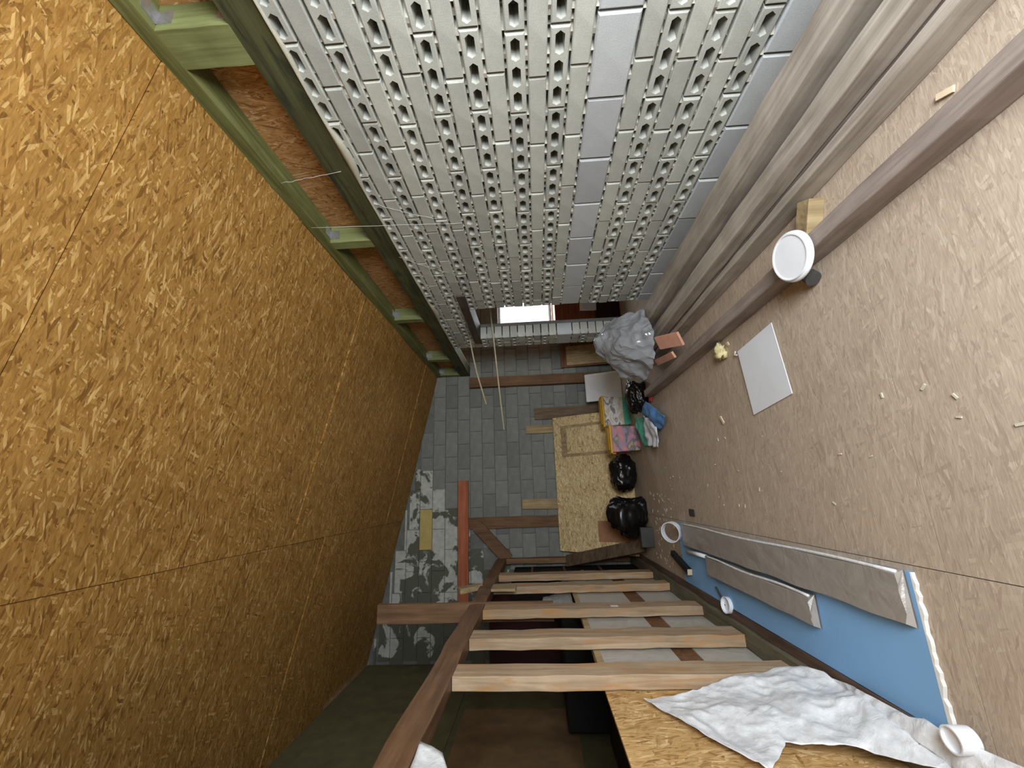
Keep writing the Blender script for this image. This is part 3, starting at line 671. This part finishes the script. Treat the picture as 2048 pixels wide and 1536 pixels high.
# ------------------------------------------------------------------ tubs, sheet and planks by the back wall
def tub(loc, sx, sy, sz, mat, lab, teal=False):
    x, y, z = loc; t = empty('storage_tub', (x, y, 0), lab, 'tub', 'tubs of clothes with yellow lids')
    b = B(); k = .9
    b.hexa([(x-sx/2*k, y-sy/2*k, 0), (x+sx/2*k, y-sy/2*k, 0), (x+sx/2*k, y+sy/2*k, 0), (x-sx/2*k, y+sy/2*k, 0), (x-sx/2, y-sy/2, sz), (x+sx/2, y-sy/2, sz), (x+sx/2, y+sy/2, sz), (x-sx/2, y+sy/2, sz)])
    o = obj('tub_body', b, mat, t, bevel=.012)
    if teal: obj('teal_cloth', B().box(x-sx/2*k-.001, x+sx/2*k+.001, y-sy/2*k-.006, y+.05, .012, .10), 'greencloth', o)
    ld_ = obj('lid', B().box(x-sx/2-.012, x+sx/2+.012, y-sy/2-.012, y+sy/2+.012, sz, sz+.03).box(x-sx/2+.03, x+sx/2-.03, y-sy/2+.03, y+sy/2-.03, sz+.03, sz+.042), 'yellow', t, bevel=.006)
    for s in (-1, 1): obj('clip', B().box(x+s*(sx/2+.005)-.012, x+s*(sx/2+.005)+.012, y-.05, y+.05, sz-.05, sz+.03), 'yellow', ld_, bevel=.003)
tub((1.06, 5.82, 0), .42, .22, .36, 'tub1', 'clear tub of beige and teal clothes with a yellow lid, beside the white lid', True)
tub((.63, 5.46, 0), .34, .26, .36, 'tub2', 'clear tub of pink and grey clothes with yellow lid by the framed panel')
# white lid standing upright
wl_ = empty('white_tray', (1.56, 6.15, 0), 'white plastic tray standing on edge in front of the corner post', 'tray')
def slant(x0, x1, z0, z1, t0=0.0, t1=.03):
    f = lambda z: 6.10+.18*z/.52
    return B().hexa([(x0, f(z0)+t0, z0), (x1, f(z0)+t0, z0), (x1, f(z0)+t1, z0), (x0, f(z0)+t1, z0), (x0, f(z1)+t0, z1), (x1, f(z1)+t0, z1), (x1, f(z1)+t1, z1), (x0, f(z1)+t1, z1)])
obj('tray_panel', slant(1.32, 1.76, .002, .52), 'white_grey', wl_, bevel=.012)
for (a, c, d, e) in ((1.36, 1.72, .45, .462), (1.36, 1.372, .05, .45), (1.708, 1.72, .05, .45)): obj('rib', slant(a, c, d, e, -.008, .004), 'white_grey', wl_)
# strand board sheet leaning on the back wall
f2 = lambda z: 5.99+.615*z/1.04
obj('osb_sheet', B().hexa([(-.87, f2(0), 0), (1.13, f2(0), 0), (1.13, f2(0)+.015, .0), (-.87, f2(0)+.015, .0), (-.85, f2(1.04), 1.04), (1.15, f2(1.04), 1.04), (1.15, f2(1.04)+.015, 1.045), (-.85, f2(1.04)+.015, 1.045)]), 'osb_sheet', None, 'big light strand board sheet leaning against the gable wall', 'board')
fr = empty('framed_panel', (.76, 6.1, .02), 'light wooden frame with a plywood panel leaning on the strand board sheet', 'panel')
def lean(x0, x1, z0, z1, d0, d1):
    g = lambda z: f2(z)
    return B().hexa([(x0, g(z0)-d1, z0), (x1, g(z0)-d1, z0), (x1, g(z0)-d0, z0), (x0, g(z0)-d0, z0), (x0, g(z1)-d1, z1), (x1, g(z1)-d1, z1), (x1, g(z1)-d0, z1), (x0, g(z1)-d0, z1)])
obj('ply_panel', lean(.55, .97, .05, .86, .004, .010), 'osb_sheet', fr)
for (a, c, d, e) in ((.52, .56, .0, .93), (.96, 1.0, .0, .93), (.56, .96, .85, .93), (.56, .96, .02, .07)): obj('frame_bar', lean(a, c, d, e, .004, .026), 'plank_z', fr)
obj('cardboard', lean(-.70, -.42, 0, .50, .006, .014), 'card', None, 'brown cardboard piece leaning on the strand board sheet behind the larger black bag', 'cardboard')
# planks and posts at the gable wall
pg = 'planks leaning on the gable wall'
for nm, bb_, mt, lab in [
    ('plank', ((1.25, 6.60, 0), (1.24, 6.66, 1.33), .19, .03), 'plank_grey', 'wide grey brown plank leaning on the gable wall next to the white tray'),
    ('plank', ((1.00, 6.655, 0), (.985, 6.665, 1.48), .13, .03), 'plank_z', 'brown plank rising behind the light strand board sheet'),
    ('plank', ((-.20, 6.655, 0), (-.165, 6.665, 1.58), .15, .03), 'plank_z', 'pale split plank rising behind the middle of the strand board sheet')]:
    a, c, wd, th = bb_; obj(nm, B().bar(a, c, wd, th, (0, -1, .3)), mt, None, lab, 'plank', pg, bevel=.003)
obj('brown_post', rough_beam(-.51, -.345, 6.635, 6.69, .0, 2.42, 'Z', 10, .004, 3), 'brown_z', None, 'brown upright post on the gable wall below the red beam', 'post')
obj('red_beam', rough_beam(-1.95, .215, 6.54, 6.595, 2.41, 2.565, 'X', 12, .003, 4), 'red_x', None, 'red brown horizontal beam across the pale block patch', 'beam')
obj('brace_board', B().bar((-.46, 6.603, 2.28), (-.95, 6.603, 1.82), .05, .17, (0, 0, 1)), 'brown_z', None, 'brown diagonal brace from the post down to the far end of the top rail', 'brace')
obj('corner_post', rough_beam(1.72, 1.885, 6.58, 6.685, 0, 2.384, 'Z', 12, .004, 8), 'brown_z', None, 'brown post under the end of the green timber frame at the gable wall', 'post')
obj('old_plank', B().bar((-.68, 5.60, .03), (-.97, 6.46, .96), .16, .035, (.3, -.6, .75)), 'plank_old', None, 'weathered split plank leaning from the floor to the last stud', 'plank')
pb = empty('panel_door', (2.2, 6.6, .08), 'small brown panelled board leaning in the passage past the block wall', 'board')
obj('panel', B().hexa([(2.0, 6.52, .0), (2.42, 6.52, .0), (2.42, 6.54, .0), (2.0, 6.54, .0), (2.0, 6.64, .85), (2.42, 6.64, .85), (2.42, 6.66, .85), (2.0, 6.66, .85)]), 'brown_x', pb)
obj('raised_field', B().hexa([(2.03, 6.518, .12), (2.36, 6.518, .12), (2.36, 6.54, .12), (2.03, 6.54, .12), (2.03, 6.615, .75), (2.36, 6.615, .75), (2.36, 6.64, .75), (2.03, 6.64, .75)]), 'plank_z', pb)
# things seen through the doorway
obj('brown_chest', B().box(2.5, 3.75, 6.1, 6.6, 0, .93), 'red_x', None, 'brown wooden chest under the bright window of the next room', 'chest', bevel=.01)
obj('maroon_board', B().box(2.35, 3.2, 5.70, 5.75, 0, .36), 'maroon', None, 'dark maroon board on the floor of the next room', 'board', bevel=.004)
obj('paper_bundle', B().bar((2.20, 4.70, .70), (2.24, 4.80, .52), .12, .06), 'white', None, 'folded cream paper hanging in the doorway', 'paper')
# laths poking out of the doorway head
lg = 'pale laths poking out of the doorway'
obj('lath', B().tube([(1.932, 4.965, 2.118), (1.7, 4.99, 2.08), (1.5, 5.0, 2.04), (1.08, 5.0, 1.925)], .009, 8), 'strap', None, 'pale lath reaching into the room above the doorway', 'lath', lg, smooth=True)
obj('lath', B().tube([(2.5, 4.66, 1.86), (2.14, 4.84, 1.825), (1.94, 4.93, 1.81), (1.4, 5.0, 1.77), (.75, 5.0, 1.712)], .009, 8), 'strap', None, 'longer pale lath reaching into the room through the doorway', 'lath', lg, smooth=True)

# ------------------------------------------------------------------ crumbs and cobwebs
cr = B(); rc = random.Random(11)
for i in range(100):
    if i < 70: x, y = rc.uniform(-.8, -.05), rc.uniform(4.3, 5.2)
    else: x, y = rc.uniform(-.2, .36), rc.uniform(1.1, 5.2)
    l = rc.uniform(.004, .012) if i > 40 else rc.uniform(.008, .03); a = rc.uniform(0, 3.14); d = Vector((math.cos(a), math.sin(a), 0))*l
    cr.bar(Vector((x, y, .0025))-d, Vector((x, y, .003))+d, l*.7, .004)
obj('floor_crumbs', cr, 'mortar_pale', None, 'pale crumbs of plaster and sawdust scattered over the floor', 'crumbs', kind='stuff')
def web(p, q, sag, seed):
    p, q = Vector(p), Vector(q); n = 12
    pts = [p.lerp(q, t/n)+Vector((0, 0, -sag*4*(t/n)*(1-t/n)))+Vector((.01*noise.noise(Vector((t*.7, seed, 0))), 0, .01*noise.noise(Vector((t*.7, 0, seed))))) for t in range(n+1)]
    return B().tube(pts, .0011, 4)
for i, (p, q, sg, lab) in enumerate([
    ((1.93, 2.10, 2.86), (1.938, 2.05, 2.45), .0, 'cobweb thread hanging down inside the knee framing'),
    ((1.94, 2.35, 2.36), (1.935, 2.55, 1.98), -.03, 'cobweb thread across the upper block courses'),
    ((1.90, 2.50, 2.88), (1.935, 2.62, 1.80), .02, 'long cobweb thread from the top plate onto the blocks'),
    ((1.935, 3.0, 2.40), (1.935, 3.3, 2.05), -.02, 'short cobweb thread on the farther blocks')]):
    obj('cobweb_thread', web(p, q, sg, i*3.3), 'web', None, lab, 'cobweb', 'cobweb threads', smooth=True)
